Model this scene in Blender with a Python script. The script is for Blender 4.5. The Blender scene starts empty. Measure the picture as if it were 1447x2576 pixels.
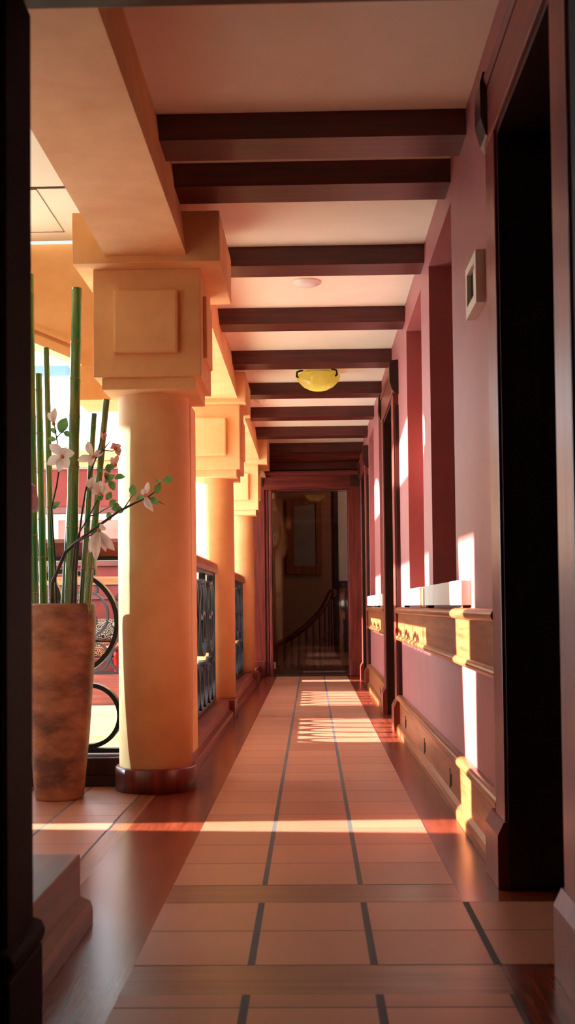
import bpy, bmesh, math, random
from mathutils import Vector, Matrix
random.seed(7)
S = bpy.context.scene
COL = S.collection
PI = math.pi

# ------------------------------------------------------------------ materials
def lin(c):
    return tuple(((v/255)/12.92 if v/255 <= .04045 else ((v/255+.055)/1.055)**2.4) for v in c) + (1,)

def new_mat(name):
    m = bpy.data.materials.new(name); m.use_nodes = True
    nt = m.node_tree
    return m, nt, nt.nodes['Principled BSDF']

def ramp_between(nt, fac, c0, c1, p0=.3, p1=.7):
    r = nt.nodes.new('ShaderNodeValToRGB')
    r.color_ramp.elements[0].color = c0; r.color_ramp.elements[1].color = c1
    r.color_ramp.elements[0].position = p0; r.color_ramp.elements[1].position = p1
    nt.links.new(fac, r.inputs['Fac'])
    return r.outputs['Color']

def coords(nt, scale):
    t = nt.nodes.new('ShaderNodeTexCoord'); mp = nt.nodes.new('ShaderNodeMapping')
    mp.inputs['Scale'].default_value = scale
    nt.links.new(t.outputs['Object'], mp.inputs['Vector'])
    return mp.outputs['Vector']

def noise(nt, vec, scale, detail=4, rough=.55):
    n = nt.nodes.new('ShaderNodeTexNoise')
    n.inputs['Scale'].default_value = scale; n.inputs['Detail'].default_value = detail; n.inputs['Roughness'].default_value = rough
    nt.links.new(vec, n.inputs['Vector'])
    return n.outputs['Fac']

def bump(nt, b, h, s, d=.002):
    n = nt.nodes.new('ShaderNodeBump'); n.inputs['Strength'].default_value = s; n.inputs['Distance'].default_value = d
    nt.links.new(h, n.inputs['Height']); nt.links.new(n.outputs['Normal'], b.inputs['Normal'])

def wood(name, c0, c1, axis, rough=.32):
    m, nt, b = new_mat(name)
    sc = [38, 38, 38]; sc['xyz'.index(axis)] = 2.2
    f = noise(nt, coords(nt, sc), 1.0, 5, .6)
    nt.links.new(ramp_between(nt, f, lin(c0), lin(c1), .35, .68), b.inputs['Base Color'])
    b.inputs['Roughness'].default_value = rough
    bump(nt, b, f, .12 if rough > .28 else .02)
    return m

def mottled(name, c0, c1, scale, rough=.75, bs=.15, stretch=(1, 1, 1), p0=.3, p1=.7):
    m, nt, b = new_mat(name)
    v = coords(nt, stretch)
    f = noise(nt, v, scale, 6, .6)
    nt.links.new(ramp_between(nt, f, lin(c0), lin(c1), p0, p1), b.inputs['Base Color'])
    b.inputs['Roughness'].default_value = rough
    g = noise(nt, v, scale*14, 3, .6)
    bump(nt, b, g, bs)
    return m

def plain(name, c, rough=.5, metal=0.0):
    m, nt, b = new_mat(name)
    v = coords(nt, (1, 1, 1))
    f = noise(nt, v, 9, 3)
    c0 = tuple(x*.9 for x in lin(c)[:3]) + (1,)
    nt.links.new(ramp_between(nt, f, c0, lin(c)), b.inputs['Base Color'])
    b.inputs['Roughness'].default_value = rough; b.inputs['Metallic'].default_value = metal
    return m

def glass(name, tint, fac):
    m, nt, b = new_mat(name)
    nt.nodes.remove(b)
    tr = nt.nodes.new('ShaderNodeBsdfTransparent'); tr.inputs['Color'].default_value = tint
    gl = nt.nodes.new('ShaderNodeBsdfGlossy'); gl.inputs['Roughness'].default_value = .03
    mx = nt.nodes.new('ShaderNodeMixShader'); mx.inputs['Fac'].default_value = fac
    nt.links.new(tr.outputs[0], mx.inputs[1]); nt.links.new(gl.outputs[0], mx.inputs[2])
    nt.links.new(mx.outputs[0], nt.nodes['Material Output'].inputs['Surface'])
    return m

def tiles(name, x0, px, wx, y0, py, wy, c0, c1, grout, rough=.3):
    """square terracotta tiles: grout lines at x0+k*px (width wx) and y0+k*py (width wy)"""
    m, nt, b = new_mat(name)
    N = nt.nodes; Lk = nt.links
    g = N.new('ShaderNodeNewGeometry'); sp = N.new('ShaderNodeSeparateXYZ')
    Lk.new(g.outputs['Position'], sp.inputs[0])
    def mth(op, a, bb=None):
        n = N.new('ShaderNodeMath'); n.operation = op
        for i, v in enumerate((a, bb)):
            if v is None: continue
            if isinstance(v, (int, float)): n.inputs[i].default_value = v
            else: Lk.new(v, n.inputs[i])
        return n.outputs[0]
    def cell(s, o, p, w):
        t = mth('DIVIDE', mth('SUBTRACT', s, o), p)
        fl = mth('FLOOR', t); fr = mth('SUBTRACT', t, fl)
        d = mth('MINIMUM', fr, mth('SUBTRACT', 1.0, fr))
        return fl, mth('LESS_THAN', d, w/p/2)
    ix, gx = cell(sp.outputs['X'], x0, px, wx)
    iy, gy = cell(sp.outputs['Y'], y0, py, wy)
    gm = mth('MAXIMUM', gx, gy)
    cb = N.new('ShaderNodeCombineXYZ'); Lk.new(ix, cb.inputs[0]); Lk.new(iy, cb.inputs[1])
    wn = N.new('ShaderNodeTexWhiteNoise'); Lk.new(cb.outputs[0], wn.inputs['Vector'])
    ns = noise(nt, coords(nt, (1, 1, 1)), 5.5, 6, .6)
    f = mth('ADD', mth('MULTIPLY', wn.outputs['Value'], .5), mth('MULTIPLY', ns, .5))
    colr = ramp_between(nt, f, lin(c0), lin(c1), .25, .75)
    mix = N.new('ShaderNodeMix'); mix.data_type = 'RGBA'
    Lk.new(gm, mix.inputs['Factor']); Lk.new(colr, mix.inputs['A']); mix.inputs['B'].default_value = lin(grout)
    Lk.new(mix.outputs['Result'], b.inputs['Base Color'])
    rr = mth('ADD', mth('MULTIPLY', ns, .05), mth('ADD', mth('MULTIPLY', gm, .35), rough+.09))
    Lk.new(rr, b.inputs['Roughness'])
    bump(nt, b, mth('SUBTRACT', mth('MULTIPLY', ns, .06), gm), .35, .003)
    return m

def swirl(name, base, ink):
    m, nt, b = new_mat(name)
    v = nt.nodes.new('ShaderNodeTexVoronoi'); v.inputs['Scale'].default_value = 13
    nt.links.new(coords(nt, (1, 1, 1)), v.inputs['Vector'])
    a = nt.nodes.new('ShaderNodeMath'); a.operation = 'MULTIPLY'; a.inputs[1].default_value = 28
    nt.links.new(v.outputs['Distance'], a.inputs[0])
    s = nt.nodes.new('ShaderNodeMath'); s.operation = 'SINE'; nt.links.new(a.outputs[0], s.inputs[0])
    nt.links.new(ramp_between(nt, s.outputs[0], lin(ink), lin(base), .35, .5), b.inputs['Base Color'])
    b.inputs['Roughness'].default_value = .8
    return m

REDW = ((78, 22, 17), (126, 43, 29))
M = {}
for ax in 'xyz':
    M['wood_'+ax] = wood('red_oak_'+ax, *REDW, ax, .34)
    M['mid_'+ax] = wood('brown_oak_'+ax, (112, 60, 30), (158, 92, 52), ax, .3)
    M['dark_'+ax] = wood('dark_wood_'+ax, (30, 12, 9), (52, 22, 16), ax, .3)
M['post'] = wood('near_black_wood', (14, 8, 7), (22, 11, 10), 'z', .7)
M['post'].node_tree.nodes['Principled BSDF'].inputs['Specular IOR Level'].default_value = .12
M['beam'] = wood('beam_oak', (54, 14, 12), (90, 26, 21), 'x', .34)
M['plank_y'] = wood('floor_plank_y', (90, 34, 22), (136, 60, 38), 'y', .24)
M['plank_x'] = wood('floor_plank_x', (104, 58, 36), (142, 84, 54), 'x', .34)
M['plaster'] = mottled('honey_plaster', (217, 158, 98), (236, 187, 130), 3.0, .7, .2)
M['ceiling'] = mottled('cream_ceiling_paint', (232, 226, 206), (238, 233, 215), 4, .85, .1)
M['wall'] = mottled('dusty_pink_paint', (140, 76, 74), (150, 86, 83), 3, .5, .25)
M['cream'] = mottled('pale_cream_paint', (228, 222, 204), (238, 234, 220), 3, .7, .1)
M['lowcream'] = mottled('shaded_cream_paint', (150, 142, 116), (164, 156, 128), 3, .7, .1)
M['redwall'] = mottled('brick_red_paint', (112, 32, 28), (128, 42, 36), 3, .7, .1)
M['redtrim'] = wood('crimson_trim', (84, 24, 22), (116, 40, 34), 'x', .35)
M['iron'] = plain('black_iron', (30, 32, 38), .38, .3)
M['white'] = plain('white_enamel', (236, 238, 234), .35)
M['whitebox'] = plain('white_stone', (232, 236, 226), .4)
M['pot'] = mottled('copper_glaze', (92, 52, 36), (172, 114, 78), 3.6, .55, .25, (1, 1, 2.2), .38, .62)
M['soil'] = plain('dark_soil', (40, 26, 18), .95)
M['bronze'] = plain('bronze', (70, 48, 30), .35, .8)
M['steel'] = plain('steel', (190, 190, 186), .25, 1)
M['bluesteel'] = plain('blue_steel', (104, 142, 184), .5)
M['greysteel'] = plain('grey_steel', (150, 160, 166), .5)
M['black'] = plain('black_slot', (12, 10, 9), .9)
M['branch'] = plain('dark_bark', (44, 30, 28), .55)
M['stair'] = mottled('tan_stair_wall', (150, 104, 76), (168, 120, 88), 2, .8, .1)
M['canvas'] = mottled('grey_canvas', (120, 108, 96), (150, 138, 122), 3, .8)
M['pinkart'] = mottled('pink_canvas', (190, 96, 92), (226, 150, 140), 2.2, .8)
M['redplastic'] = plain('red_plastic', (205, 50, 44), .3)
M['orange_fab'] = swirl('orange_swirl_fabric', (226, 140, 92), (30, 20, 18))
M['grey_fab'] = swirl('taupe_swirl_fabric', (170, 150, 130), (24, 20, 20))
M['glassdoor'] = glass('smoked_door_glass', (.56, .46, .42, 1), .05)
M['tinted'] = glass('sun_filter_glass', (.35, .45, .52, 1), .04)  # weakens and cools the sun in the added slot
M['pane'] = glass('clear_glazing', (.96, .98, 1, 1), .05)
M['tile'] = tiles('terracotta_tiles', -.461, .302, .017, 3.612, .3035, .0055, (160, 100, 76), (180, 118, 92), (74, 70, 72), .27)
M['tile_near'] = tiles('terracotta_tiles_front', -.461, .302, .019, 2.811, .2945, .006, (160, 100, 76), (180, 118, 92), (62, 56, 56), .27)
M['tile_bay'] = tiles('terracotta_tiles_bay', -.822, .275, .012, 4.256, .286, .005, (160, 100, 76), (180, 118, 92), (84, 80, 82), .27)
# bamboo and petals
def bamboo_mat():
    m, nt, b = new_mat('lacquered_bamboo')
    f = noise(nt, coords(nt, (14, 14, 1.6)), 2.0, 4, .6)
    nt.links.new(ramp_between(nt, f, lin((48, 122, 62)), lin((142, 138, 70)), .38, .66), b.inputs['Base Color'])
    b.inputs['Roughness'].default_value = .16
    return m
M['bamboo'] = bamboo_mat()
M['node'] = plain('bamboo_node', (122, 108, 62), .4)
def thin(name, c, c2, w=.35):
    m, nt, b = new_mat(name)
    f = noise(nt, coords(nt, (1, 1, 1)), 22, 3)
    colr = ramp_between(nt, f, lin(c), lin(c2))
    nt.links.new(colr, b.inputs['Base Color']); b.inputs['Roughness'].default_value = .5
    t = nt.nodes.new('ShaderNodeBsdfTranslucent'); nt.links.new(colr, t.inputs['Color'])
    mx = nt.nodes.new('ShaderNodeMixShader'); mx.inputs['Fac'].default_value = w
    nt.links.new(b.outputs[0], mx.inputs[1]); nt.links.new(t.outputs[0], mx.inputs[2])
    nt.links.new(mx.outputs[0], nt.nodes['Material Output'].inputs['Surface'])
    return m
M['leaf'] = thin('green_leaf', (66, 112, 54), (118, 156, 88))
M['petal'] = thin('white_petal', (226, 212, 206), (244, 238, 234), .3)
M['petal_pink'] = thin('pink_petal', (206, 140, 124), (232, 192, 180), .3)
def fill_sheet():  # translucent sheet, added out of view as a soft fill source
    m, nt, b = new_mat('translucent_fill_sheet')
    f = noise(nt, coords(nt, (1, 40, 1)), 3, 2)
    colr = ramp_between(nt, f, (.38, .46, .54, 1), (.43, .52, .61, 1))
    t = nt.nodes.new('ShaderNodeBsdfTranslucent'); nt.links.new(colr, t.inputs['Color'])
    d = nt.nodes.new('ShaderNodeBsdfDiffuse'); d.inputs['Color'].default_value = (.6, .6, .58, 1)
    a = nt.nodes.new('ShaderNodeAddShader'); nt.links.new(t.outputs[0], a.inputs[0]); nt.links.new(d.outputs[0], a.inputs[1])
    nt.links.new(a.outputs[0], nt.nodes['Material Output'].inputs['Surface'])
    return m
M['fill_sheet'] = fill_sheet()
M['stamen'] = plain('orange_stamen', (206, 110, 60), .6)
def bowl_mat():
    m, nt, b = new_mat('amber_alabaster_glass')
    f = noise(nt, coords(nt, (1, 1, 1)), 7, 5, .65)
    nt.links.new(ramp_between(nt, f, lin((206, 190, 84)), lin((244, 236, 150))), b.inputs['Base Color'])
    b.inputs['Roughness'].default_value = .12
    t = nt.nodes.new('ShaderNodeBsdfTranslucent'); t.inputs['Color'].default_value = lin((238, 222, 120))
    mx = nt.nodes.new('ShaderNodeMixShader'); mx.inputs['Fac'].default_value = .45
    nt.links.new(b.outputs[0], mx.inputs[1]); nt.links.new(t.outputs[0], mx.inputs[2])
    nt.links.new(mx.outputs[0], nt.nodes['Material Output'].inputs['Surface'])
    return m
M['bowl'] = bowl_mat()

# ------------------------------------------------------------------ mesh helpers
class MB:
    def __init__(s): s.b = bmesh.new()
    def box(s, x0, x1, y0, y1, z0, z1, bev=0):
        t = bmesh.new()
        bmesh.ops.create_cube(t, size=1)
        for v in t.verts:
            v.co = Vector(((x0+x1)/2+v.co.x*(x1-x0), (y0+y1)/2+v.co.y*(y1-y0), (z0+z1)/2+v.co.z*(z1-z0)))
        if bev: bmesh.ops.bevel(t, geom=t.edges[:], offset=bev, segments=2, affect='EDGES', profile=.5)
        s.join(t); return s
    def join(s, t):
        me = bpy.data.meshes.new('tmp'); t.to_mesh(me); t.free(); s.b.from_mesh(me); bpy.data.meshes.remove(me)
    def prism(s, poly, axis, a0, a1):
        """poly: points in the two other axes (in xyz order); extruded a0..a1 along axis"""
        k = 'xyz'.index(axis)
        def mk(p, a):
            q = list(p); q.insert(k, a); return s.b.verts.new(q)
        A = [mk(p, a0) for p in poly]; B = [mk(p, a1) for p in poly]; n = len(poly)
        fs = [s.b.faces.new(A), s.b.faces.new(B[::-1])]
        for i in range(n): fs.append(s.b.faces.new((A[i], B[i], B[(i+1) % n], A[(i+1) % n])))
        bmesh.ops.recalc_face_normals(s.b, faces=fs); return s
    def holed(s, outer, holes, axis, a0, a1):
        k = 'xyz'.index(axis); t = bmesh.new(); ed = []
        for lp in [outer]+holes:
            vs = []
            for p in lp:
                q = list(p); q.insert(k, a0); vs.append(t.verts.new(q))
            for i in range(len(vs)): ed.append(t.edges.new((vs[i], vs[(i+1) % len(vs)])))
        r = bmesh.ops.triangle_fill(t, edges=ed, use_beauty=True, use_dissolve=False)
        fs = [g for g in r['geom'] if isinstance(g, bmesh.types.BMFace)]
        if a0 == a1: s.join(t); return s
        e = bmesh.ops.extrude_face_region(t, geom=fs)
        d = [0, 0, 0]; d[k] = a1-a0
        bmesh.ops.translate(t, verts=[g for g in e['geom'] if isinstance(g, bmesh.types.BMVert)], vec=d)
        bmesh.ops.recalc_face_normals(t, faces=t.faces[:])
        s.join(t); return s
    def lathe(s, prof, c, n=48, smooth=True):
        """prof: (radius, z) list; c = centre"""
        rings = []
        for r, z in prof:
            rings.append([s.b.verts.new((c[0]+r*math.cos(2*PI*i/n), c[1]+r*math.sin(2*PI*i/n), c[2]+z)) for i in range(n)] if r > 1e-6 else [s.b.verts.new((c[0], c[1], c[2]+z))])
        for a, b in zip(rings, rings[1:]):
            for i in range(n):
                j = (i+1) % n
                q = [a[i % len(a)], a[j % len(a)], b[j % len(b)], b[i % len(b)]]
                q = list(dict.fromkeys(q))
                if len(q) > 2:
                    f = s.b.faces.new(q); f.smooth = smooth
        return s
    def tube(s, pts, rad, n=10, cap=True):
        pts = [Vector(p) for p in pts]
        if not isinstance(rad, (list, tuple)): rad = [rad]*len(pts)
        rings = []; up = Vector((0.13, .9, .2)).normalized()
        for i, p in enumerate(pts):
            d = (pts[min(i+1, len(pts)-1)]-pts[max(i-1, 0)]).normalized()
            if abs(d.dot(up)) > .95: up = Vector((1, 0, 0))
            u = d.cross(up).normalized(); w = d.cross(u).normalized()
            rings.append([s.b.verts.new(p+u*rad[i]*math.cos(2*PI*k/n)+w*rad[i]*math.sin(2*PI*k/n)) for k in range(n)])
        for a, b in zip(rings, rings[1:]):
            for k in range(n):
                f = s.b.faces.new((a[k], a[(k+1) % n], b[(k+1) % n], b[k])); f.smooth = True
        if cap:
            s.b.faces.new(rings[0]); s.b.faces.new(rings[-1][::-1])
        return s
    def strap(s, c, r, w, depth, axis, n=56, a0=0, a1=2*PI):
        """flat-bar ring in the plane normal to axis; w radial thickness, depth along axis"""
        k = 'xyz'.index(axis); closed = abs(a1-a0-2*PI) < 1e-4
        m = n if closed else n+1; R = []
        for i in range(m):
            a = a0+(a1-a0)*i/n
            row = []
            for rr, dd in ((r-w/2, -depth/2), (r+w/2, -depth/2), (r+w/2, depth/2), (r-w/2, depth/2)):
                q = [rr*math.cos(a), rr*math.sin(a)]; q.insert(k, dd)
                row.append(s.b.verts.new((c[0]+q[0], c[1]+q[1], c[2]+q[2])))
            R.append(row)
        fs = []
        for i in range(n):
            a, b = R[i], R[(i+1) % m]
            for j in range(4): fs.append(s.b.faces.new((a[j], a[(j+1) % 4], b[(j+1) % 4], b[j])))
        if not closed: fs += [s.b.faces.new(R[0]), s.b.faces.new(R[-1][::-1])]
        bmesh.ops.recalc_face_normals(s.b, faces=fs); return s
    def leaf(s, p0, p1, w, nrm=(0, -1, .3), cup=.25, bow=.15, n=7, blunt=1.0):
        p0, p1 = Vector(p0), Vector(p1); d = p1-p0; L = d.length; d.normalize()
        nv = Vector(nrm); nv = (nv-d*nv.dot(d)).normalized(); sd = d.cross(nv)
        rows = []
        for i in range(n+1):
            t = i/n; hw = w*math.sin(PI*min(1, t*.97+.03)**blunt)**.8 if 0 < t < 1 else w*.04
            c = p0+d*L*t+nv*bow*L*math.sin(PI*t)
            rows.append([s.b.verts.new(c+sd*hw*e+nv*cup*hw*abs(e)) for e in (-1, -.5, 0, .5, 1)])
        for a, b in zip(rows, rows[1:]):
            for k in range(4):
                f = s.b.faces.new((a[k], a[k+1], b[k+1], b[k])); f.smooth = True
        return s
    def build(s, name, mat, parent=None):
        me = bpy.data.meshes.new(name)
        if parent is not None:
            bmesh.ops.translate(s.b, verts=s.b.verts[:], vec=-world_loc(parent))
        s.b.to_mesh(me); s.b.free()
        o = bpy.data.objects.new(name, me); COL.objects.link(o)
        me.materials.append(M[mat] if isinstance(mat, str) else mat)
        if parent is not None: o.parent = parent
        return o

def world_loc(o):
    v = Vector(o.location)
    while o.parent is not None:
        o = o.parent; v = v+Vector(o.location)
    return v

def thing(name, label, cat, loc, group=None):
    o = bpy.data.objects.new(name, None); COL.objects.link(o); o.location = loc
    o.empty_display_size = .1
    return tag(o, label, cat, group)

def tag(o, label, cat, group=None):
    o['label'] = label; o['category'] = cat
    if group: o['group'] = group
    return o

def st(o):
    o['kind'] = 'structure'; return o

def box(x0, x1, y0, y1, z0, z1, bev=0): return MB().box(x0, x1, y0, y1, z0, z1, bev)
def rect(a0, a1, b0, b1): return [(a0, b0), (a1, b0), (a1, b1), (a0, b1)]
def roundpoly(x_back, x_front, z0, z1, n=9):
    """rail profile in XZ: flat back, half-round front towards x_front"""
    zc = (z0+z1)/2; hz = (z1-z0)/2; dx = x_front-x_back
    return [(x_back, z0)]+[(x_back+dx*(.45+.55*math.cos(a)), zc+hz*math.sin(a)) for a in [-PI/2+PI*i/n for i in range(n+1)]]+[(x_back, z1)]

ZC = 2.84
# ------------------------------------------------------------------ floors
st(box(-.449, .436, 3.610, 14.3, -.25, 0).build('floor', 'tile'))
st(box(-.449, 1.6, 2.811, 3.400, -.25, 0).build('floor_front', 'tile_near'))
st(box(-.449, .448, -1.6, 2.600, -.25, 0).build('floor_camera_end', 'tile_near'))
st(box(-.449, .436, 3.400, 3.610, -.25, -.0005).build('trim_1', 'plank_x'))
st(box(-.449, .448, 2.600, 2.811, -.25, -.0005).build('trim_2', 'plank_x'))
st(box(-.745, -.449, -1.6, 14.3, -.25, -.001).build('trim_3', 'plank_y'))
st(box(.436, 1.2, 3.400, 14.3, -.25, -.001).build('trim_4', 'plank_y'))
st(box(.448, 1.6, -1.6, 2.811, -.25, -.001).build('trim_5', 'plank_y'))
st(box(-.822, -.745, 3.15, 5.62, -.25, -.0015).build('trim_6', 'mid_y'))
st(box(-5, -.822, 3.15, 5.62, -.25, 0).build('floor_bay', 'tile_bay'))
st(box(-1.2, -.745, -1.6, 3.15, -.25, -.001).build('floor_left', 'plank_y'))

# ------------------------------------------------------------------ ceiling
st(box(-5.1, 1.2, -1.7, 5.95, ZC, ZC+.2).build('ceiling', 'ceiling'))
st(box(-.90, 1.2, 5.95, 14.4, ZC, ZC+.2).build('ceiling_corridor', 'ceiling'))
st(box(-5, -.95, 5.175, 5.19, ZC-.004, ZC+.01).build('trim_7', 'dark_x'))
h = MB()
for a in ((-1.9, -1.265, 5.203, 5.207), (-1.9, -1.265, 5.80, 5.804)): h.box(a[0], a[1], a[2], a[3], ZC-.003, ZC+.01)
for xx in (-1.268, -1.9): h.box(xx, xx+.004, 5.203, 5.804, ZC-.003, ZC+.01)
st(h.build('trim_8', 'canvas'))

# ------------------------------------------------------------------ right wall
doors = [(2.72, 3.55), (8.2, 9.2), (12.45, 13.35)]
niches = [(4.94, 5.89), (6.32, 7.29), (9.62, 10.35), (11.2, 12.12)]
w = MB()
seg = [(-1.7, 0)]
w.holed([(-1.7, -.2), (14.35, -.2), (14.35, ZC), (-1.7, ZC)],
        [rect(a, b, -.1, 2.38) for a, b in doors]+[rect(a, b, .972, 2.65) for a, b in niches], 'x', .63, .93)
w.box(.93, .99, -1.7, 14.35, -.2, ZC)
st(w.build('wall_right', 'wall'))

def door_right(n, y0, y1, near_corbel=True, far_corbel=True):
    d = st(MB().box(.590, .64, y1, y1+.17, 0, 2.38, .004).box(.590, .64, y0-.17, y0, 0, 2.38, .004).build('door_%d' % n, 'wood_z'))
    # lining of the reveal and the closed leaf
    MB().box(.60, .93, y1-.018, y1+.001, 0, 2.38).box(.60, .93, y0-.001, y0+.018, 0, 2.38).build('reveal_lining', 'dark_z', d)
    MB().box(.60, .93, y0, y1, 2.362, 2.381).build('reveal_head', 'dark_y', d)
    hd = MB().box(.588, .64, y0-.17, y1+.17, 2.382, 2.56, .004).build('header', 'wood_y', d)
    MB().prism([(.64, 2.56), (.586, 2.562), (.578, 2.585), (.578, 2.598), (.64, 2.60)], 'y', y0-.2, y1+.2).build('cornice', 'wood_y', d)
    for yy in ((y1+.10, y1+.22), (y0-.22, y0-.10)):
        MB().prism([(.64, 2.62), (.575, 2.615), (.566, 2.58), (.566, 2.47), (.582, 2.41), (.60, 2.385), (.64, 2.37)], 'y', *yy).build('corbel', 'dark_z', d)
    for yy in ((y1-.01, y1+.24), (y0-.24, y0+.01)):
        MB().prism([(.64, 0), (.566, 0), (.566, .165), (.585, .205), (.64, .21)], 'y', *yy).build('plinth_block', 'wood_z', d)
    lf = MB().box(.86, .90, y0+.018, y1-.018, .005, 2.36, .003).build('door_leaf', 'dark_z', d)
    for z0, z1 in ((.15, .95), (1.1, 2.2)):
        MB().box(.848, .862, y0+.14, y1-.14, z0, z1, .006).build('door_panel', 'dark_z', lf)
    MB().lathe([(0, -.03), (.028, -.02), (.03, 0), (.02, .02), (0, .028)], (.82, y0+.09, 1.02), 20).build('door_knob', 'bronze', lf)
for i, (a, b) in enumerate(doors): door_right(i+1, a, b)

k = 9
for (a, b) in ((3.722, 8.028), (9.372, 12.278)):
    t = MB().box(.608, .635, a, b, .668, .82)
    st(t.build('trim_%d' % k, 'mid_y')); k += 1
    t = MB().prism(roundpoly(.635, .583, .82, .866), 'y', a, b)
    t.prism(roundpoly(.635, .590, .630, .670), 'y', a, b)
    st(t.build('trim_%d' % k, 'mid_y')); k += 1
    t = MB().box(.606, .635, a, b, .0, .205)
    t.prism(roundpoly(.635, .588, .205, .25), 'y', a, b)
    t.prism([(.635, 0), (.583, 0), (.583, .03), (.59, .048), (.606, .06), (.635, .06)], 'y', a, b)
    st(t.build('baseboard_right' if k < 12 else 'baseboard_right_far', 'mid_y')); k += 1
    t = MB()
    for yy in (a+.0, b-.028): t.box(.604, .635, yy, yy+.028, .25, .63).box(.604, .635, yy, yy+.028, .866, 2.3)
    st(t.build('trim_%d' % k, 'dark_z')); k += 1

# vent slots in the base board
for y, wh in ((5.05, 'nearest the camera'), (6.2, 'below the gap between the white sill boxes'), (7.45, 'close before the second doorway'), (10.2, 'beyond the second doorway')):
    o = thing('vent_slot', 'narrow black slot pair in the baseboard, '+wh, 'vent', (.606, y, .11), 'vent slots in the baseboard')
    for dy, z0, z1 in ((-.022, .085, .135), (.022, .07, .155)):
        MB().box(.6035, .607, y+dy-.006, y+dy+.006, z0, z1).build('slot', 'black', o)

# white sill boxes on the chair rail
def sill_box(y0, y1, label, div=None):
    o = tag(MB().box(.588, .63, y0, y1, .878, .978, .003).build('sill_box', 'whitebox'), label, 'sill box', 'white boxes on the chair rail')
    for yy in (y0+.03, y1-.07): MB().box(.60, .63, yy, yy+.04, .8662, .8785).build('foot', 'black', o)
    return o
sill_box(4.49, 5.93, 'long white rectangular box on the chair rail under the nearest wall niche')
sill_box(6.19, 7.40, 'white rectangular box on the chair rail under the second wall niche')
sill_box(9.50, 10.55, 'small-looking white box on the far chair rail just past the second doorway')
sill_box(10.75, 12.10, 'white box on the far chair rail beside the third doorway')
tag(MB().box(.596, .63, 5.935, 6.185, .8665, .972, .003).build('brown_block', 'mid_z'), 'short orange-brown block between the two near white sill boxes', 'block')  # brown block filling the gap between the boxes

# framed wall sign beside the near door
o = thing('wall_lightbox', 'cream framed box with dark inset high on the pink wall beside the near doorway', 'wall box', (.63, 4.14, 2.05))
MB().holed(rect(4.01, 4.27, 1.955, 2.145), [rect(4.045, 4.235, 1.995, 2.115)], 'x', .596, .63).build('frame', 'cream', o)
MB().box(.612, .629, 4.045, 4.235, 1.995, 2.115).build('inset', 'black', o)
MB().box(.606, .613, 4.045, 4.14, 2.0, 2.11, .002).build('panel', 'cream', o)

# ------------------------------------------------------------------ left side: curbs
def curb(name, x0, x1, y0, y1, h=.14):
    t = MB().box(x0, x1, y0, y1, 0, h, .004)
    t.prism([(x1-.005, 0), (x1+.035, 0), (x1+.035, .04), (x1+.028, .06), (x1-.005, .075)], 'y', y0, y1)
    return st(t.build(name, 'wood_y'))
curb('trim_20', -.95, -.66, 5.70, 14.28)
curb('trim_21', -1.1, -.66, .6, 3.2, .19)
t = MB().box(-4.9, -.95, 5.62, 5.90, 0, .14, .004)
t.box(-4.9, -.95, 5.60, 5.63, 0, .05, .006)
st(t.build('trim_22', 'dark_x'))
t = MB()
for yy in (5.70, 8.95, 12.72):
    t.box(-.96, -.615, yy, yy+.33, 0, .15, .006)
st(t.build('trim_23', 'wood_y'))

# ------------------------------------------------------------------ columns
def column(yc, xc, zbase, sx0, sx1, br, label, base=True, zs=2.71):
    o = thing('column', label, 'column', (xc, yc, zbase), 'honey plaster columns')
    MB().lathe([(0, zbase), (.178, zbase), (.178, 1.2), (.174, 1.915), (.186, 1.935), (.186, 1.942), (0, 1.942)], (xc, yc, 0), 64).build('shaft', 'plaster', o)
    if base:
        MB().lathe([(.15, 0), (.197, 0), (.197, .108), (.192, .115), (.15, .115)], (xc, yc, 0), 64).build('base_ring', 'wood_z', o)
    bx0, bx1 = br-.508, br
    y0, y1 = yc-.29, yc+.235
    MB().box(bx0+.037, bx1-.03, y0+.02, y1-.02, 1.908, 1.964, .003).build('neck', 'plaster', o)
    blk = MB().box(bx0, bx1, y0, y1, 1.963, 2.474, .005).build('capital_block', 'plaster', o)
    MB().box(bx0+.1, bx1-.105, y0-.036, y0+.002, 2.07, 2.37, .012).build('raised_panel', 'plaster', blk)
    MB().box(bx1-.002, bx1+.018, y0+.11, y1-.11, 2.07, 2.37, .005).build('raised_panel', 'plaster', blk)
    MB().box(bx0-.018, bx0+.002, y0+.11, y1-.11, 2.07, 2.37, .005).build('raised_panel', 'plaster', blk)
    MB().box(sx0, sx1, yc-.39, yc+.36, 2.472, zs, .004).build('abacus_slab', 'plaster', o)
    return o
first_col = column(5.55, -.77, 0, -1.09, -.407, -.506, 'nearest and largest honey plaster column, standing beside the bamboo pot on a dark wooden base ring')
column(9.15, -.80, .14, -1.10, -.50, -.552, 'second honey plaster column from the camera, standing on the wooden curb')
column(12.9, -.832, .14, -1.15, -.48, -.585, 'farthest of the three honey plaster columns, next to the end wall portal', zs=2.8)
# square pier attached behind the first column
MB().box(-.93, -.608, 5.735, 5.98, .14, 1.92, .006).build('rear_pier', 'plaster', first_col)
# cream soffit beam along the colonnade
tag(MB().prism([(-.935, 2.505), (-.562, 2.505), (-.597, ZC), (-.935, ZC)], 'y', 2.21, 14.3).build('soffit_beam', 'plaster'),
    'long honey plaster beam running along the corridor ceiling above the columns', 'beam')

# ------------------------------------------------------------------ ceiling beams
by = [4.43, 4.93, 6.105, 7.37, 8.6, 9.86, 11.06, 12.29, 13.53]
ords = ['first', 'second', 'third', 'fourth', 'fifth', 'sixth', 'seventh', 'eighth', 'ninth']
for y, n in zip(by, ords):
    tag(MB().box(-.60, .645, y, y+.215, ZC-.105, ZC+.01, .003).build('ceiling_beam', 'beam'),
        'dark red oak beam across the corridor ceiling, %s from the camera' % n, 'beam', 'oak ceiling beams')

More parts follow.
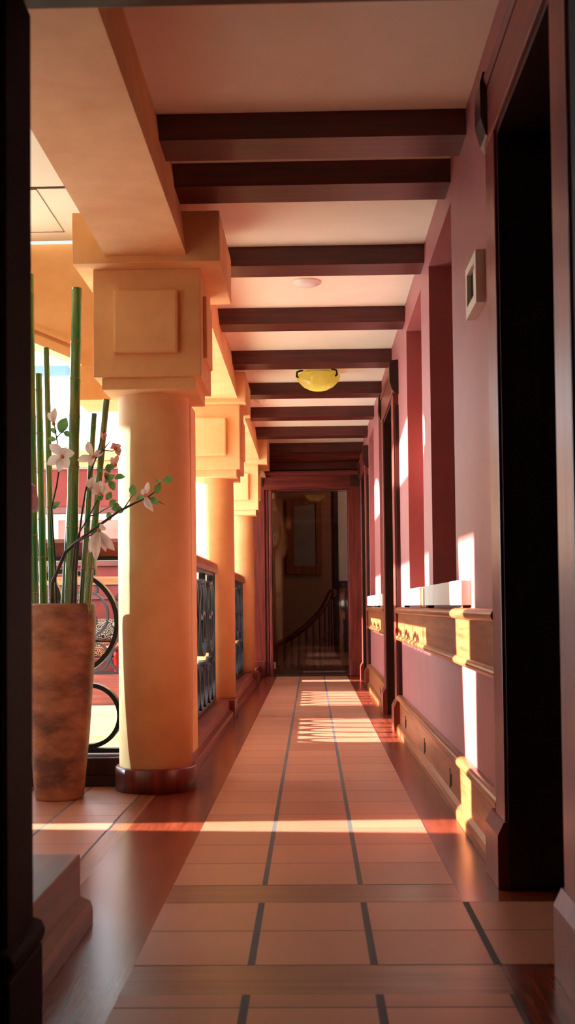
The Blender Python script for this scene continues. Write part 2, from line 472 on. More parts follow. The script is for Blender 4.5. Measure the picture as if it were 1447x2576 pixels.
# ------------------------------------------------------------------ ceiling fixtures
o = thing('ceiling_spotlight', 'flat round white ceiling disc between the third and fourth beams', 'ceiling light', (-.012, 6.79, ZC))
MB().lathe([(0, -.012), (.06, -.022), (.066, -.012), (.086, -.010), (.09, -.002), (.09, 0), (0, 0)], (-.012, 6.79, ZC), 40).build('trim_ring', 'white', o)
MB().lathe([(0, -.030), (.04, -.026), (.06, -.014)], (-.012, 6.79, ZC), 40).build('diffuser', 'white', o)
o = thing('bowl_lamp', 'amber glass bowl lamp hung flush under the corridor ceiling', 'ceiling light', (.075, 9.4, ZC))
MB().lathe([(.181, -.018), (.184, -.03), (.165, -.07), (.125, -.11), (.07, -.138), (0, -.147)], (.075, 9.4, ZC-.02), 48).build('bowl', 'bowl', o)
MB().lathe([(.10, 0), (.10, -.03), (0, -.03)], (.075, 9.4, ZC), 32).build('ceiling_plate', 'white', o)
for k_ in range(3):
    a = PI*1.12+k_*2*PI/3
    cx, cy = .075+.19*math.cos(a), 9.4+.19*math.sin(a)
    MB().tube([(cx-.05*math.cos(a), cy-.05*math.sin(a), ZC), (cx, cy, ZC-.02), (cx+.004*math.cos(a), cy+.004*math.sin(a), ZC-.055), (cx-.012*math.cos(a), cy-.012*math.sin(a), ZC-.064)], .009, 8).build('clip', 'bronze', o)
o = thing('smoke_detector', 'small white smoke detector on the ceiling at the left beyond the sixth beam', 'detector', (-.47, 10.62, ZC))
MB().lathe([(.055, 0), (.055, -.02), (.048, -.028), (0, -.028)], (-.47, 10.62, ZC), 32).build('housing', 'white', o)
MB().lathe([(.028, -.028), (.024, -.045), (0, -.047)], (-.47, 10.62, ZC), 24).build('sensor', 'white', o)
o = thing('ceiling_grille', 'tiny grey round grille on the ceiling behind the amber bowl lamp', 'vent', (.235, 9.02, ZC))
MB().lathe([(.055, 0), (.055, -.008), (0, -.008)], (.235, 9.02, ZC), 32).build('plate', 'canvas', o)
g = MB()
for q in range(5): g.box(.197+q*.017, .205+q*.017, 8.985, 9.055, ZC-.011, ZC-.0075)
g.build('louvre', 'black', o)

# ------------------------------------------------------------------ iron railings
def railing(axis, fixed, a0, a1, label, zt=1.145, zb=.15, hand=True, rad=.028, group='iron balustrades with ring panels', rail='mid_'):
    """axis: direction the railing runs along ('x' or 'y')"""
    norm = 'y' if axis == 'x' else 'x'
    mid = (a0+a1)/2
    o = thing('balustrade', label, 'balustrade', (mid, fixed, zb) if axis == 'x' else (fixed, mid, zb), group)
    def bx(u0, u1, hw, z0, z1):
        return (u0, u1, fixed-hw, fixed+hw, z0, z1) if axis == 'x' else (fixed-hw, fixed+hw, u0, u1, z0, z1)
    def pt(u, z): return (u, fixed, z) if axis == 'x' else (fixed, u, z)
    MB().box(*bx(a0, a1, .028, zb, zb+.022)).build('bottom_rail', 'iron', o)
    MB().box(*bx(a0, a1, .02, zt-.02, zt)).build('top_rail', 'iron', o)
    pr = [(-.05, zt), (-.052, zt+.03), (-.045, zt+.07), (-.02, zt+.09), (.02, zt+.09), (.045, zt+.07), (.052, zt+.03), (.05, zt)]
    MB().prism([(fixed+p, z) for p, z in pr], axis, a0-.02, a1+.02).build('handrail', rail+axis, o)
    u = a1-.30
    first = True
    while u > a0+.05:
        R1, R2, R3 = .28, .165, .14
        for (c, z, r) in ((u, zb+.022+2*.165+.03+.275, R1-.006), (u+.12, zb+.022+R2, R2), (u-.19, zb+.022+R2*.9, R2*.9), (u-.16, .93, R3), (u+.03, .74, R3*.8)):
            if c-r < a0 or c+r > a1: continue
            MB().strap(pt(c, z), r-.011, .022, .056, norm, 48).build('ring', 'iron', o)
        MB().box(*bx(u+.13, u+.155, .024, 1.05, zt-.02)).build('stem', 'iron', o)
        u -= .62
    for uu in (a0+.012, a1-.012):
        MB().box(*bx(uu-.012, uu+.012, .026, zb, zt)).build('post', 'iron', o)
    return o
railing('y', -.79, 6.03, 8.93, 'black iron ring balustrade along the corridor between the nearest and second columns')
railing('y', -.80, 9.36, 12.70, 'black iron ring balustrade between the second and farthest columns')
railing('x', 5.76, -4.6, -.955, 'black iron ring balustrade behind the bamboo pot, left of the nearest column', rail='wood_')
railing('y', -.797, 2.3, 3.06, 'short balustrade with a rounded wooden handrail end beside the dark post at left', zb=.20)
railing('x', 12.6, -4.9, -1.0, 'distant iron ring balustrade of the gallery across the atrium')

# ------------------------------------------------------------------ atrium beyond the colonnade
arch = [(-5.0, 2.0), (-4.2, 2.0), (-4.0, 2.2), (-3.6, 2.36), (-3.1, 2.47), (-2.6, 2.5), (-2.1, 2.46), (-1.75, 2.39), (-1.48, 2.305), (-1.27, 2.215), (-1.22, 2.19), (-1.22, 2.0), (-.93, 2.0), (-.93, ZC), (-5.0, ZC)]
t = MB().prism(arch, 'y', 6.0, 6.25)
st(t.build('wall_arch', 'plaster'))
arc2 = [(x, z) for x, z in arch[2:10]]
t = MB().prism(arc2+[(x, z+.05) for x, z in arc2[::-1]], 'y', 5.965, 6.01)
t.prism([(x, z+.075) for x, z in arc2]+[(x, z+.10) for x, z in arc2[::-1]], 'y', 5.98, 6.01)
st(t.build('trim_24', 'plaster'))
st(MB().box(-1.25, -.93, 5.95, 6.32, 1.985, 2.17, .004).build('trim_25', 'plaster'))
# ceiling edge and upper wall over the corridor, atrium side
st(box(-.95, -.85, 5.95, 15.3, ZC+.0, 4.5).build('wall_atrium_upper', 'cream'))
# slab edges and lower storey
st(box(-5.0, -.8, 5.62, 5.9, -3.2, -.02).build('wall_lower_near', 'cream'))
st(box(-.95, -.8, 5.9, 12.5, -3.2, -.02).build('wall_lower_right', 'cream'))
st(box(-5, -.8, 12.7, 15.3, -.2, 0).build('floor_gallery', 'plank_x'))
st(box(-5, -.95, 12.5, 12.72, -.19, .15, .004).build('trim_26', 'wood_x'))
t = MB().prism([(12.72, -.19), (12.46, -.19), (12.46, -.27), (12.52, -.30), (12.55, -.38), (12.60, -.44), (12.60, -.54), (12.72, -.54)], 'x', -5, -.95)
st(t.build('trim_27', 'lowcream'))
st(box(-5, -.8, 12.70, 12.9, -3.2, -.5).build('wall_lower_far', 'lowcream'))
st(box(-5, -.8, 5.7, 12.9, -3.4, -3.2).build('floor_lower', 'cream'))
tag(MB().prism([(-3.4, -2.2), (-1.5, -.55), (-1.2, -.55), (-1.2, -1.2), (-3.4, -2.9)], 'y', 9.6, 9.8).build('sunlit_patch_slab', 'cream'),  # white slab standing in for sunlight on the lower storey
    'white sloping slab in place of a sunlit patch, seen below through the railing left of the nearest column', 'sunlit patch')
# gallery back wall
st(box(-5, -.62, 15.2, 15.35, -.2, 2.77).build('wall_back', 'redwall'))
t = MB().box(-5, -.8, 15.10, 15.2, 2.77, 2.86, .01).box(-5, -.8, 15.02, 15.2, 2.86, 3.0, .01)
st(t.build('trim_28', 'plaster'))
st(box(-5, -.8, 15.17, 15.2, 1.52, 2.156).build('trim_29', 'cream'))
t = MB().box(-5, -.8, 15.15, 15.2, 2.156, 2.25, .008).box(-5, -.8, 15.15, 15.2, 1.445, 1.52, .008).box(-5, -.8, 15.16, 15.2, 1.0, 1.05, .006).box(-5, -.8, 15.16, 15.2, 0, .16, .006)
st(t.build('trim_30', 'redtrim'))
o = thing('wall_picture', 'pink framed picture on the cream band of the far red gallery wall', 'picture', (-2.9, 15.17, 1.76))
MB().holed(rect(-3.43, -2.38, 1.74, 2.10), [rect(-3.40, -2.41, 1.77, 2.07)], 'y', 15.14, 15.17).build('frame', 'cream', o)
MB().box(-3.40, -2.41, 15.155, 15.168, 1.77, 2.07).build('canvas', 'pinkart', o)
# end window to the sky with blue steel
wn = st(MB().holed(rect(-5, -.8, 3.0, 5.4), [rect(-4.92, -.9, 3.08, 5.3)], 'y', 15.1, 15.25).build('window_1', 'cream'))
MB().box(-4.95, -.9, 15.05, 15.2, 4.01, 4.15, .005).build('transom', 'bluesteel', wn)
MB().prism([(-3.37, 4.40), (-3.24, 4.40), (-2.98, 3.9), (-3.11, 3.9)], 'y', 15.0, 15.08).build('brace', 'greysteel', wn)
MB().box(-4.95, -.9, 15.16, 15.17, 3.05, 5.35).build('glass_pane', 'pane', wn)
# unseen atrium roof: solid and glazed parts laid out to steer the light
st(box(-5.1, -3.3, 5.9, 15.3, 4.5, 4.6).box(-3.3, -.85, 5.9, 8.2, 4.5, 4.6).box(-3.3, -.85, 12.6, 15.3, 4.5, 4.6).build('roof_slab', 'cream'))
wn = st(box(-3.32, -3.25, 8.2, 12.6, 4.5, 4.62).build('window_2', 'bluesteel'))
for yy in (8.25, 9.7, 11.1, 12.55):
    MB().box(-3.3, -.9, yy-.03, yy+.03, 4.5, 4.6).build('glazing_bar', 'bluesteel', wn)
MB().box(-3.3, -.9, 8.2, 12.6, 4.54, 4.55).build('glass_pane', 'pane', wn)
st(box(-5.1, -.85, 5.85, 5.95, ZC+.1, 4.6).build('wall_front_upper', 'cream'))
# made-up, unseen left wall; openings shaped to place the sun patches
def o2(a, b): return [rect(a+1.3*(a<7), b+.6*(a<7), 1.24, 1.48), rect(a, b, 2.10, 2.62), [(a-.05, 3.20), (b+.2, 3.20), (b+.1, 3.38), (b-.4, 3.50), ((a+b)/2, 3.57), (a+.45, 3.50), (a+.15, 3.36)]]
holes = [[(4.683, .95), (4.772, .95), (4.885, 1.43), (5.07, 2.625), (4.60, 2.62), (4.615, 1.43)]]
holes += o2(6.25, 8.5)+o2(10.25, 11.95)
holes += [rect(9.08, 9.36, 2.2, 3.02), rect(12.90, 13.10, 2.3, 3.0), rect(13.45, 13.75, 1.08, 2.2)]
holes += [rect(a, a+1.7, 3.72, 4.42) for a in (9.0, 11.0, 13.0)]+[rect(a, a+1.9, -3.15, -1.55) for a in (6.2, 8.3, 10.4)]  # upper and lower openings added for more sky and bounce light
big = rect(6.15, 12.5, .12, 3.68)
low = [h_ for h_ in holes if all(6.1 < v[0] < 12.5 and .1 < v[1] < 3.7 for v in h_)]
st(MB().holed(rect(3.0, 15.3, -3.4, 4.6), [h_ for h_ in holes if h_ not in low]+[big, rect(5.53, 5.90, 1.15, 3.0)], 'x', -5.06, -5.0).build('wall_sun_mask', 'cream'))
st(MB().holed(big, low, 'x', -5.03, -5.03).build('added_fill_sheet', 'fill_sheet'))  # unseen glowing sheet added to light the colonnade from the left
st(box(-5.0, -1.2, 3.05, 3.15, -.2, ZC).build('bay_light_wall', 'cream'))  # unseen wall added to shut out atrium light, pale for bounce
st(box(-1.3, -1.2, -1.7, 3.15, -.2, ZC).build('wall_left_near', 'dark_z'))

st(box(-5.0, -4.985, 3.15, 4.58, 0, ZC).build('bay_bounce_panel', 'plaster'))  # unseen panel added over the wall, coloured to set bounce light
w3 = st(MB().holed(rect(5.50, 5.93, 1.12, 3.03), [rect(5.54, 5.89, 1.16, 2.99)], 'x', -5.0, -4.96).build('added_sun_slot', 'wood_z'))  # unseen slot added to light the first column's left side
MB().box(-5.035, -5.03, 5.52, 5.91, 1.14, 3.01).build('sun_filter_pane', 'tinted', w3)
# gallery furniture
o = thing('sofa', 'long low sofa with orange and black swirl fabric against the far red gallery wall', 'sofa', (-2.6, 14.7, 0))
MB().box(-3.5, -1.7, 14.35, 15.1, .06, .26, .02).build('base', 'redtrim', o)
for x0, x1 in ((-3.48, -2.62), (-2.60, -1.72)): MB().box(x0, x1, 14.33, 14.95, .26, .44, .04).build('seat_cushion', 'orange_fab', o)
MB().box(-3.5, -1.7, 14.92, 15.12, .26, .50, .04).build('backrest', 'orange_fab', o)
for x in (-3.42, -1.86):
    for y in (14.4, 15.0): MB().box(x, x+.06, y, y+.06, 0, .07).build('leg', 'dark_z', o)
def cushion(x, label, mat):
    b = bmesh.new(); bmesh.ops.create_uvsphere(b, u_segments=24, v_segments=14, radius=1)
    for v in b.verts:
        f = lambda q: math.copysign(abs(q)**.45, q)
        e = 1-.35*max(abs(v.co.x), abs(v.co.z))**4
        v.co = Vector((f(v.co.x)*.22, v.co.y*.09*e, f(v.co.z)*.15))
    for f_ in b.faces: f_.smooth = True
    m_ = MB(); m_.join(b)
    ob = m_.build('cushion', mat); ob.location = (x, 14.82, .594); ob.rotation_euler = (-.2, 0, 0)
    tag(ob, label, 'cushion', 'swirl cushions on the gallery sofa')
cushion(-2.72, 'taupe and black swirl cushion at the right on the gallery sofa', 'grey_fab')
cushion(-3.28, 'taupe and black swirl cushion at the left on the gallery sofa, seen between bamboo poles', 'grey_fab')
o = thing('side_table', 'small glossy red pedestal table in front of the gallery sofa', 'table', (-2.36, 13.6, 0))
MB().lathe([(0, .40), (.15, .40), (.155, .415), (.15, .43), (0, .43)], (-2.36, 13.6, 0), 32).build('table_top', 'redplastic', o)
MB().lathe([(.025, .02), (.03, .3), (.06, .40), (0, .40)], (-2.36, 13.6, 0), 24).build('stem', 'redplastic', o)
MB().lathe([(0, 0), (.11, 0), (.11, .012), (.03, .03), (0, .03)], (-2.36, 13.6, 0), 32).build('foot', 'redplastic', o)

# ------------------------------------------------------------------ end wall and stair hall
YE = 14.3
st(MB().holed([(-.95, -.2), (.99, -.2), (.99, ZC), (-.95, ZC)], [rect(-.497, .458, .0, 2.345)], 'y', YE, YE+.2).build('wall_end', 'wood_x'))
d = st(MB().box(-.735, -.585, YE-.045, YE+.01, 0, 2.36, .004).box(.47, .625, YE-.045, YE+.01, 0, 2.36, .004).build('door_4', 'wood_z'))
MB().box(-.74, .64, YE-.05, YE+.01, 2.355, 2.53, .004).build('header', 'wood_x', d)
MB().prism([(YE, 2.53), (YE-.085, 2.53), (YE-.10, 2.56), (YE-.10, 2.58), (YE, 2.58)], 'x', -.78, .64).build('cornice', 'wood_x', d)
MB().prism([(YE, 2.53), (YE-.085, 2.53), (YE-.085, 2.46), (YE-.05, 2.39), (YE, 2.37)], 'x', .50, .63).build('corbel', 'dark_z', d)
MB().prism([(YE, 2.53), (YE-.085, 2.53), (YE-.085, 2.46), (YE-.05, 2.39), (YE, 2.37)], 'x', -.73, -.60).build('corbel', 'dark_z', d)
for x0, x1 in ((-.745, -.59), (.465, .63)):
    MB().box(x0, x1, YE-.075, YE, 0, .20, .012).build('plinth_block', 'wood_z', d)
MB().box(-.575, -.548, YE-.02, YE+.16, 0, 2.35).box(-.53, -.497, YE-.035, YE+.16, 0, 2.35, .003).build('jamb', 'wood_z', d)
MB().box(-.497, .458, YE-.03, YE+.2, 0, .018, .003).build('threshold', 'dark_x', d)
lf = MB().box(-.488, .452, YE+.05, YE+.06, .022, 2.335).build('glass_leaf', 'glassdoor', d)
for z in (.09, 2.24): MB().box(-.497, -.462, YE+.036, YE+.072, z, z+.09, .003).build('hinge', 'steel', lf)
MB().tube([(-.46, YE+.048, 1.72), (-.46, YE+.02, 1.72), (-.46, YE+.02, 1.86), (-.46, YE+.048, 1.86)], .006, 8).build('handle', 'steel', lf)
# last wooden drop beam against the end wall
tag(MB().box(-.60, .63, YE-.05, YE-.001, 2.60, 2.70, .003).build('wall_plate', 'beam'), 'flat dark red plank across the end wall above the glass door', 'plank')
# stair hall
st(box(-2.0, 2.0, YE+.2, 17.2, -.25, 0).build('floor_stair_hall', 'dark_x'))
st(box(-2.0, 2.0, 16.75, 16.9, 0, 3.0).build('wall_stair', 'stair'))
st(box(-1.1, -1.0, YE+.2, 16.9, 0, 3.0).build('wall_stair_left', 'stair'))
st(box(1.3, 1.4, YE+.2, 16.9, 0, 3.0).build('wall_stair_right', 'stair'))
st(box(-2.0, 2.0, YE+.2, 16.9, 3.0, 3.1).build('ceiling_stair', 'stair'))
o = thing('framed_picture', 'large wooden framed grey picture on the stair hall wall seen through the glass door', 'picture', (-.105, 16.75, 1.36))
MB().holed([(-.362, 1.36), (.155, 1.345), (.155, 2.53), (-.362, 2.46)], [[(-.25, 1.47), (.075, 1.47), (.075, 2.40), (-.25, 2.36)]], 'y', 16.69, 16.75).build('frame', 'mid_z', o)
MB().box(-.26, .085, 16.72, 16.745, 1.46, 2.41).build('canvas', 'canvas', o)
t = MB().box(.33, .40, 16.66, 16.75, 0, 2.7, .005).box(.40, .9, 16.68, 16.75, 1.16, 1.25, .005).box(.47, .9, 16.70, 16.75, .2, 1.1, .01)
st(t.build('trim_31', 'dark_z'))
st(box(.40, .9, 16.70, 16.748, 1.25, 2.7).build('trim_32', 'cream'))
o = thing('stair_balustrade', 'dark wooden stair balustrade with a curving handrail behind the glass door', 'balustrade', (-.1, 15.7, 0))
hp = [(-.75, 15.7, .26), (-.518, 15.7, .345), (-.308, 15.7, .442), (-.086, 15.7, .599), (.109, 15.7, .79), (.19, 15.7, .92), (.24, 15.7, 1.03), (.275, 15.7, 1.085), (.31, 15.68, 1.08), (.318, 15.66, 1.03), (.30, 15.65, 1.0)]
MB().tube(hp, [.04]*8+[.038, .034, .028], 12).build('handrail', 'wood_x', o)
def hz(x):
    for a, b in zip(hp, hp[1:]):
        if a[0] <= x <= b[0]: return a[2]+(b[2]-a[2])*(x-a[0])/(b[0]-a[0])
for x in (-.48, -.38, -.28, -.18, -.08, .02, .11, .18, .24, .28):
    z1 = hz(x)-.02; h = z1-.02
    pf = [(.02, 0), (.02, .12), (.03, .14), (.018, .17), (.026, .3), (.016, .42), (.024, .46), (.014, .5), (.018, .75), (.013, 1)]
    MB().lathe([(0, .02)]+[(r, .02+q*h) for r, q in pf]+[(0, z1)], (x, 15.7, 0), 14).build('baluster', 'wood_z', o)
MB().box(-.75, .34, 15.62, 15.78, 0, .03).build('stair_string', 'wood_x', o)

# ------------------------------------------------------------------ portal the camera looks through
o = thing('portal_post', 'tall dark blurred wooden post with a ring moulding, at the left edge of the picture', 'post', (-.75, 2.25, 0))
MB().box(-.98, -.541, 1.98, 2.2, 0, 2.066, .02).build('shaft', 'post', o)
MB().box(-1.0, -.523, 1.95, 2.22, .235, .285, .02).build('ring_moulding', 'post', o)
MB().box(-1.0, -.529, 1.96, 2.21, 0, .236, .006).build('plinth', 'post', o)
tag(MB().box(-1.19, .625, 1.98, 2.2, 2.068, ZC-.001, .006).build('portal_header', 'dark_x'), 'dark wooden header across the top of the picture, nearest the camera', 'header')
o = thing('portal_jamb', 'dark wooden jamb at the right edge of the picture, nearest the camera', 'post', (.58, 2.25, 0))
MB().box(.515, .628, 1.98, 2.2, .2, 2.066, .01).build('shaft', 'post', o)
MB().box(.50, .628, 1.96, 2.22, 0, .2, .012).build('plinth', 'post', o)
st(box(-1.3, .95, -1.8, -1.7, -.2, ZC).build('wall_behind', 'post'))

# ------------------------------------------------------------------ pot with bamboo and magnolia
PX, PY = -1.185, 5.285
o = thing('floor_vase', 'tall tapering copper-brown vase holding the bamboo poles, standing on the tiles at left', 'vase', (PX, PY, 0))
MB().lathe([(0, .0), (.105, 0), (.113, .012), (.122, .12), (.14, .3), (.158, .55), (.169, .75), (.172, .86), (.170, .895), (.164, .905), (.156, .9), (.154, .85), (.15, .78)], (PX, PY, 0), 64).build('body', 'pot', o)
MB().lathe([(0, .80), (.151, .80)], (PX, PY, 0), 40).build('soil', 'soil', o)

bam = [((-1.315, 5.28, 2.462), (-1.297, 5.28, .866), .0165, .0185, 'far left bamboo pole, brownish, right beside the dark post'),
       ((-1.296, 5.36, 2.006), (-1.275, 5.36, .865), .0165, .020, 'second bamboo pole from the left, with its top below the glazing'),
       ((-1.242, 5.29, 2.113), (-1.217, 5.29, .865), .0135, .0165, 'slender bamboo pole with its top against the bright window, third from the left'),
       ((-1.0905, 5.27, 2.389), (-1.127, 5.27, .864), .0235, .030, 'thickest and tallest bamboo pole in the middle of the vase'),
       ((-1.018, 5.30, 1.80), (-1.082, 5.30, .863), .013, .0165, 'shortest bamboo pole, just right of the thickest one'),
       ((-.945, 5.22, 1.851), (-1.042, 5.22, .863), .015, .0165, 'bamboo pole leaning furthest right toward the nearest column'),
       ((-1.123, 5.40, 1.972), (-1.188, 5.40, .864), .011, .017, 'bamboo pole half hidden behind the thickest one')]
for i, (tp, bt, r1, r0, lab) in enumerate(bam):
    tp, bt = Vector(tp), Vector(bt); dv = (tp-bt)
    bt = bt-dv*(.066/dv.z); dv = tp-bt
    o = thing('bamboo_pole', 'green '+lab if i else lab, 'bamboo', bt, 'bamboo poles in the vase')
    nn = [(.10+.17*k_+random.uniform(-.02, .02)) for k_ in range(6)] if i != 3 else [.11, .29, .47, .62, .73, .84]
    nn = [q for q in nn if q < .95]
    P_, Rd = [], []
    prev = 0
    for q in nn+[1.0]:
        for f_ in (0, .05, .5, .95):
            t_ = prev+(q-prev)*f_; P_.append(bt+dv*t_); Rd.append((r0+(r1-r0)*t_)*(1.0 if f_ in (0, .95) else (.985 if f_ == .05 else .94)))
        prev = q
    P_.append(tp); Rd.append(r1)
    MB().tube(P_, Rd, 18).build('culm', 'bamboo', o)
    for q in nn:
        c = bt+dv*q; rr = r0+(r1-r0)*q; u = dv.normalized()
        MB().tube([c-u*.004, c-u*.0015, c+u*.0015, c+u*.004], [rr*.99, rr*1.07, rr*1.07, rr*.99], 18, False).build('node_ring', 'node', o)

def flower(mb_c, petals, o, mat='petal', w=.02):
    """petals: list of tips; one blossom part with petals"""
    f = None
    c = Vector(mb_c)
    m_ = MB()
    for tpt in petals:
        m_.leaf(c, tpt, w, (random.uniform(-.3, .3), -1, random.uniform(-.1, .5)), .5, .16, 7, 1.25)
    f = m_.build('blossom', mat, o)
    b = bmesh.new(); bmesh.ops.create_icosphere(b, subdivisions=2, radius=.009, matrix=Matrix.Translation(c+Vector((0, -.008, 0))))
    q = MB(); q.join(b); q.build('stamen', 'stamen', f)

def branch(label, paths, leaves, flowers):
    o = thing('magnolia_branch', label, 'branch', paths[0][0][0], 'magnolia branches in the vase')
    m_ = MB()
    for pts, r0, r1 in paths:
        n = len(pts); m_.tube(pts, [r0+(r1-r0)*i/(n-1) for i in range(n)], 8)
    m_.build('stem', 'branch', o)
    for a, b in leaves:
        w_ = (Vector(b)-Vector(a)).length*.33
        MB().leaf(a, b, w_, (random.uniform(-.5, .5), -1, random.uniform(-.4, .6)), .2, .12).build('leaf', 'leaf', o)
    for f in flowers: flower(*f[:2], o, *f[2:])
Y5 = 5.2
def p(x, z, dy=0): return (x, Y5+dy, z)
branch('upright magnolia branch with a large white blossom, left of the thickest bamboo pole',
       [([p(-1.19, .80, .06), p(-1.19, 1.1, .03), (-1.198, 5.19, 1.342), p(-1.175, 1.449), p(-1.16, 1.546), p(-1.172, 1.658), p(-1.184, 1.731)], .005, .003),
        ([p(-1.176, 1.67), p(-1.155, 1.693), p(-1.135, 1.70)], .003, .002)],
       [((-1.16, 5.2, 1.695), (-1.128, 5.2, 1.765)), ((-1.14, 5.2, 1.70), (-1.105, 5.2, 1.677)), ((-1.175, 5.2, 1.665), (-1.214, 5.2, 1.668)), ((-1.176, 5.2, 1.69), (-1.201, 5.2, 1.718)), ((-1.194, 5.2, 1.342), (-1.160, 5.2, 1.373))],
       [(p(-1.146, 1.582), [p(-1.205, 1.64, -.01), p(-1.215, 1.545, -.02), p(-1.16, 1.51, -.03), p(-1.115, 1.525, -.02), p(-1.09, 1.60, 0), p(-1.14, 1.63, .03)], 'petal', .024),
        (p(-1.186, 1.735), [p(-1.213, 1.79), p(-1.20, 1.80, .02), p(-1.178, 1.812, -.01)], 'petal', .014)])
branch('tallest right-hand magnolia branch with pale pink buds, beside the leaning bamboo pole',
       [([p(-1.108, .80, .03), p(-1.095, 1.0, .02), p(-1.07, 1.221), p(-1.052, 1.33, -.02), p(-1.035, 1.416, -.03), p(-1.011, 1.508, -.03), p(-.987, 1.568, -.03), p(-.962, 1.655, -.03), p(-.946, 1.70, -.03)], .006, .0025),
        ([p(-.987, 1.568, -.03), p(-.953, 1.607, -.03), p(-.922, 1.645, -.03)], .0035, .002),
        ([p(-.953, 1.607, -.03), p(-.911, 1.602, -.03), p(-.889, 1.611, -.03)], .003, .002)],
       [((-.93, 5.17, 1.523), (-.891, 5.17, 1.541)), ((-.943, 5.17, 1.505), (-.93, 5.17, 1.465)), ((-.954, 5.17, 1.505), (-.985, 5.17, 1.52)), ((-.945, 5.17, 1.455), (-.898, 5.17, 1.492)), ((-.902, 5.17, 1.477), (-.851, 5.17, 1.482)), ((-.921, 5.17, 1.468), (-.903, 5.17, 1.42)), ((-.925, 5.17, 1.50), (-.93, 5.17, 1.545))],
       [(p(-.995, 1.575, -.03), [p(-1.022, 1.65, -.03), p(-1.07, 1.56, -.04), p(-1.005, 1.53, -.05), p(-.955, 1.60, -.02)], 'petal', .018),
        (p(-.895, 1.612, -.03), [p(-.905, 1.64, -.05), p(-.865, 1.60, -.04), p(-.872, 1.63, -.02), p(-.875, 1.578, -.04), p(-.915, 1.628, -.02)], 'petal_pink', .014),
        (p(-.948, 1.662, -.03), [p(-.964, 1.685, -.04), p(-.938, 1.688, -.04), p(-.95, 1.695, -.02)], 'petal_pink', .010),
        (p(-.896, 1.535, -.03), [p(-.912, 1.575, -.04), p(-.884, 1.585, -.03)], 'petal_pink', .012)])
branch('leafy magnolia branch with a plump white bud in front of the leaning bamboo pole',
       [([p(-1.09, .80), p(-1.085, 1.05, -.02), p(-1.07, 1.215, -.04), p(-1.014, 1.303, -.05), p(-.977, 1.373, -.05), p(-.954, 1.413, -.05)], .005, .002),
        ([p(-1.014, 1.303, -.05), p(-.984, 1.307, -.05), p(-.947, 1.33, -.05), p(-.912, 1.348, -.05)], .003, .0015)],
       [((-.955, 5.15, 1.373), (-.967, 5.15, 1.415)), ((-.922, 5.15, 1.348), (-.888, 5.15, 1.376)), ((-.912, 5.15, 1.339), (-.857, 5.15, 1.325)), ((-.925, 5.15, 1.321), (-.918, 5.15, 1.28)), ((-.936, 5.15, 1.375), (-.912, 5.15, 1.413)), ((-.977, 5.15, 1.275), (-.961, 5.15, 1.232)), ((-.949, 5.15, 1.40), (-.975, 5.15, 1.372)), ((-.905, 5.15, 1.35), (-.875, 5.15, 1.355))],
       [(p(-.958, 1.40, -.06), [p(-.99, 1.44, -.07), p(-.955, 1.462, -.08), p(-.925, 1.44, -.07), p(-.96, 1.45, -.04)], 'petal', .026),
        (p(-1.0, 1.425, -.06), [p(-1.012, 1.47, -.07), p(-.985, 1.485, -.06)], 'petal', .016)])
branch('long magnolia branch reaching right across the nearest column',
       [([p(-1.204, .80, .0), p(-1.19, .999, -.03), p(-1.125, 1.137, -.05), p(-1.07, 1.185, -.06), p(-.988, 1.242, -.07), p(-.877, 1.318, -.08), p(-.802, 1.356, -.08), p(-.743, 1.381, -.08), p(-.704, 1.41, -.08), p(-.682, 1.45, -.08)], .010, .002),
        ([p(-.743, 1.381, -.08), p(-.701, 1.369, -.08), p(-.668, 1.349, -.08)], .003, .0015),
        ([p(-.848, 1.335, -.08), p(-.824, 1.371, -.08), p(-.805, 1.40, -.08)], .003, .0015)],
       [((-.68, 5.12, 1.454), (-.704, 5.12, 1.463)), ((-.671, 5.12, 1.45), (-.626, 5.12, 1.474)), ((-.685, 5.12, 1.446), (-.70, 5.12, 1.396)), ((-.802, 5.12, 1.389), (-.809, 5.12, 1.444)), ((-.795, 5.12, 1.372), (-.756, 5.12, 1.382)), ((-.735, 5.12, 1.377), (-.689, 5.12, 1.355)), ((-.885, 5.12, 1.317), (-.848, 5.12, 1.330))],
       [(p(-.748, 1.39, -.09), [p(-.765, 1.42, -.09), p(-.735, 1.45, -.10), p(-.715, 1.315, -.10), p(-.74, 1.33, -.09)], 'petal', .013)])
branch('low magnolia twig with a big drooping white blossom, below the long branch',
       [([p(-1.11, .80, -.02), p(-1.09, 1.08, -.05), p(-1.07, 1.18, -.09), p(-1.014, 1.205, -.10), p(-.965, 1.227, -.10)], .005, .003)],
       [],
       [(p(-.957, 1.231, -.11), [p(-.995, 1.13, -.14), p(-.965, 1.09, -.15), p(-.925, 1.135, -.13), p(-.885, 1.14, -.12), p(-.93, 1.245, -.10)], 'petal', .021)])

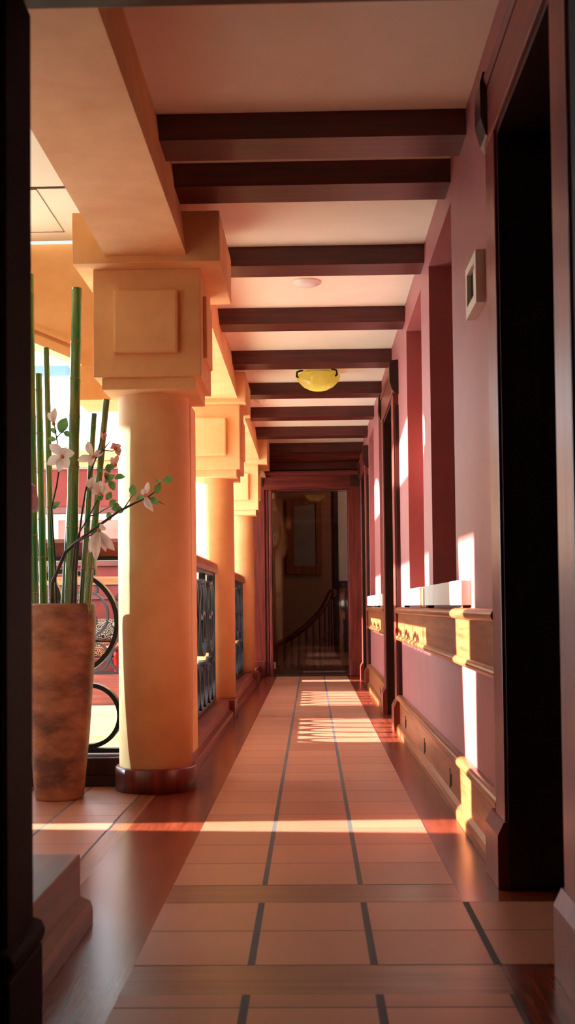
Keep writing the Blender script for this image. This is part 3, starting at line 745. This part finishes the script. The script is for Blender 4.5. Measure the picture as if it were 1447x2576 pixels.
# ------------------------------------------------------------------ light
sun = bpy.data.lights.new('sunlight', 'SUN'); sun.energy = 75; sun.angle = math.radians(.53); sun.color = (1, .92, .82)
so = bpy.data.objects.new('sunlight', sun); COL.objects.link(so)
el = math.atan(.26)
dvec = Vector((math.cos(el), -.035*math.cos(el), -math.sin(el)))
so.rotation_euler = dvec.to_track_quat('-Z', 'Y').to_euler(); so.location = (-8, 8, 6)
W = bpy.data.worlds.new('sky'); S.world = W; W.use_nodes = True
bg = W.node_tree.nodes['Background']; bg.inputs['Color'].default_value = (.78, .89, 1, 1); bg.inputs['Strength'].default_value = 7.5
def portal(loc, rot, sx, sy):
    l = bpy.data.lights.new('sky_portal', 'AREA'); l.shape = 'RECTANGLE'; l.size = sx; l.size_y = sy; l.cycles.is_portal = True
    ob = bpy.data.objects.new('sky_portal', l); COL.objects.link(ob); ob.location = loc; ob.rotation_euler = rot
portal((-2.1, 10.4, 4.62), (0, 0, 0), 2.5, 4.5)
portal((-2.9, 15.28, 4.2), (PI/2, 0, PI), 4.2, 2.3)
portal((-5.08, 11.8, 4.07), (0, -PI/2, 0), .75, 6)
bl = bpy.data.lights.new('bowl_bulb', 'POINT'); bl.energy = .5; bl.color = (1, .9, .5); bl.shadow_soft_size = .04
bo = bpy.data.objects.new('bowl_bulb', bl); COL.objects.link(bo); bo.location = (.075, 9.4, ZC-.08)
hl = bpy.data.lights.new('stair_hall_fill', 'POINT'); hl.energy = 20; hl.color = (1, .72, .50); hl.shadow_soft_size = .1  # added fill light without a fixture, brightens the stair hall
ho = bpy.data.objects.new('stair_hall_fill', hl); COL.objects.link(ho); ho.location = (.75, 15.6, 2.7)

# ------------------------------------------------------------------ camera
cd = bpy.data.cameras.new('camera'); co = bpy.data.objects.new('camera', cd); COL.objects.link(co)
cd.sensor_fit = 'VERTICAL'; cd.sensor_height = 36; cd.lens = 2850/2576*36
R = Matrix.Rotation(math.atan(61/2850), 3, 'Z') @ Matrix.Rotation(PI/2+math.radians(1.9), 3, 'X') @ Matrix.Rotation(math.radians(-.6), 3, 'Z')
co.rotation_euler = R.to_euler(); co.location = (0, 0, .88)
cd.shift_y = 143.1/2576; cd.shift_x = .5/2576
cd.clip_start = .05
cd.dof.use_dof = True; cd.dof.focus_distance = 7.5; cd.dof.aperture_fstop = 5.6
S.camera = co
S.cycles.use_denoising = True
S.cycles.max_bounces = 12; S.cycles.diffuse_bounces = 8; S.cycles.glossy_bounces = 4; S.cycles.transparent_max_bounces = 16
S.cycles.caustics_reflective = False; S.cycles.caustics_refractive = False
S.cycles.sample_clamp_indirect = 8
S.view_settings.view_transform = 'Standard'; S.view_settings.look = 'None'
S.view_settings.gamma = 1; S.view_settings.use_curve_mapping = False
S.view_settings.exposure = -0.25
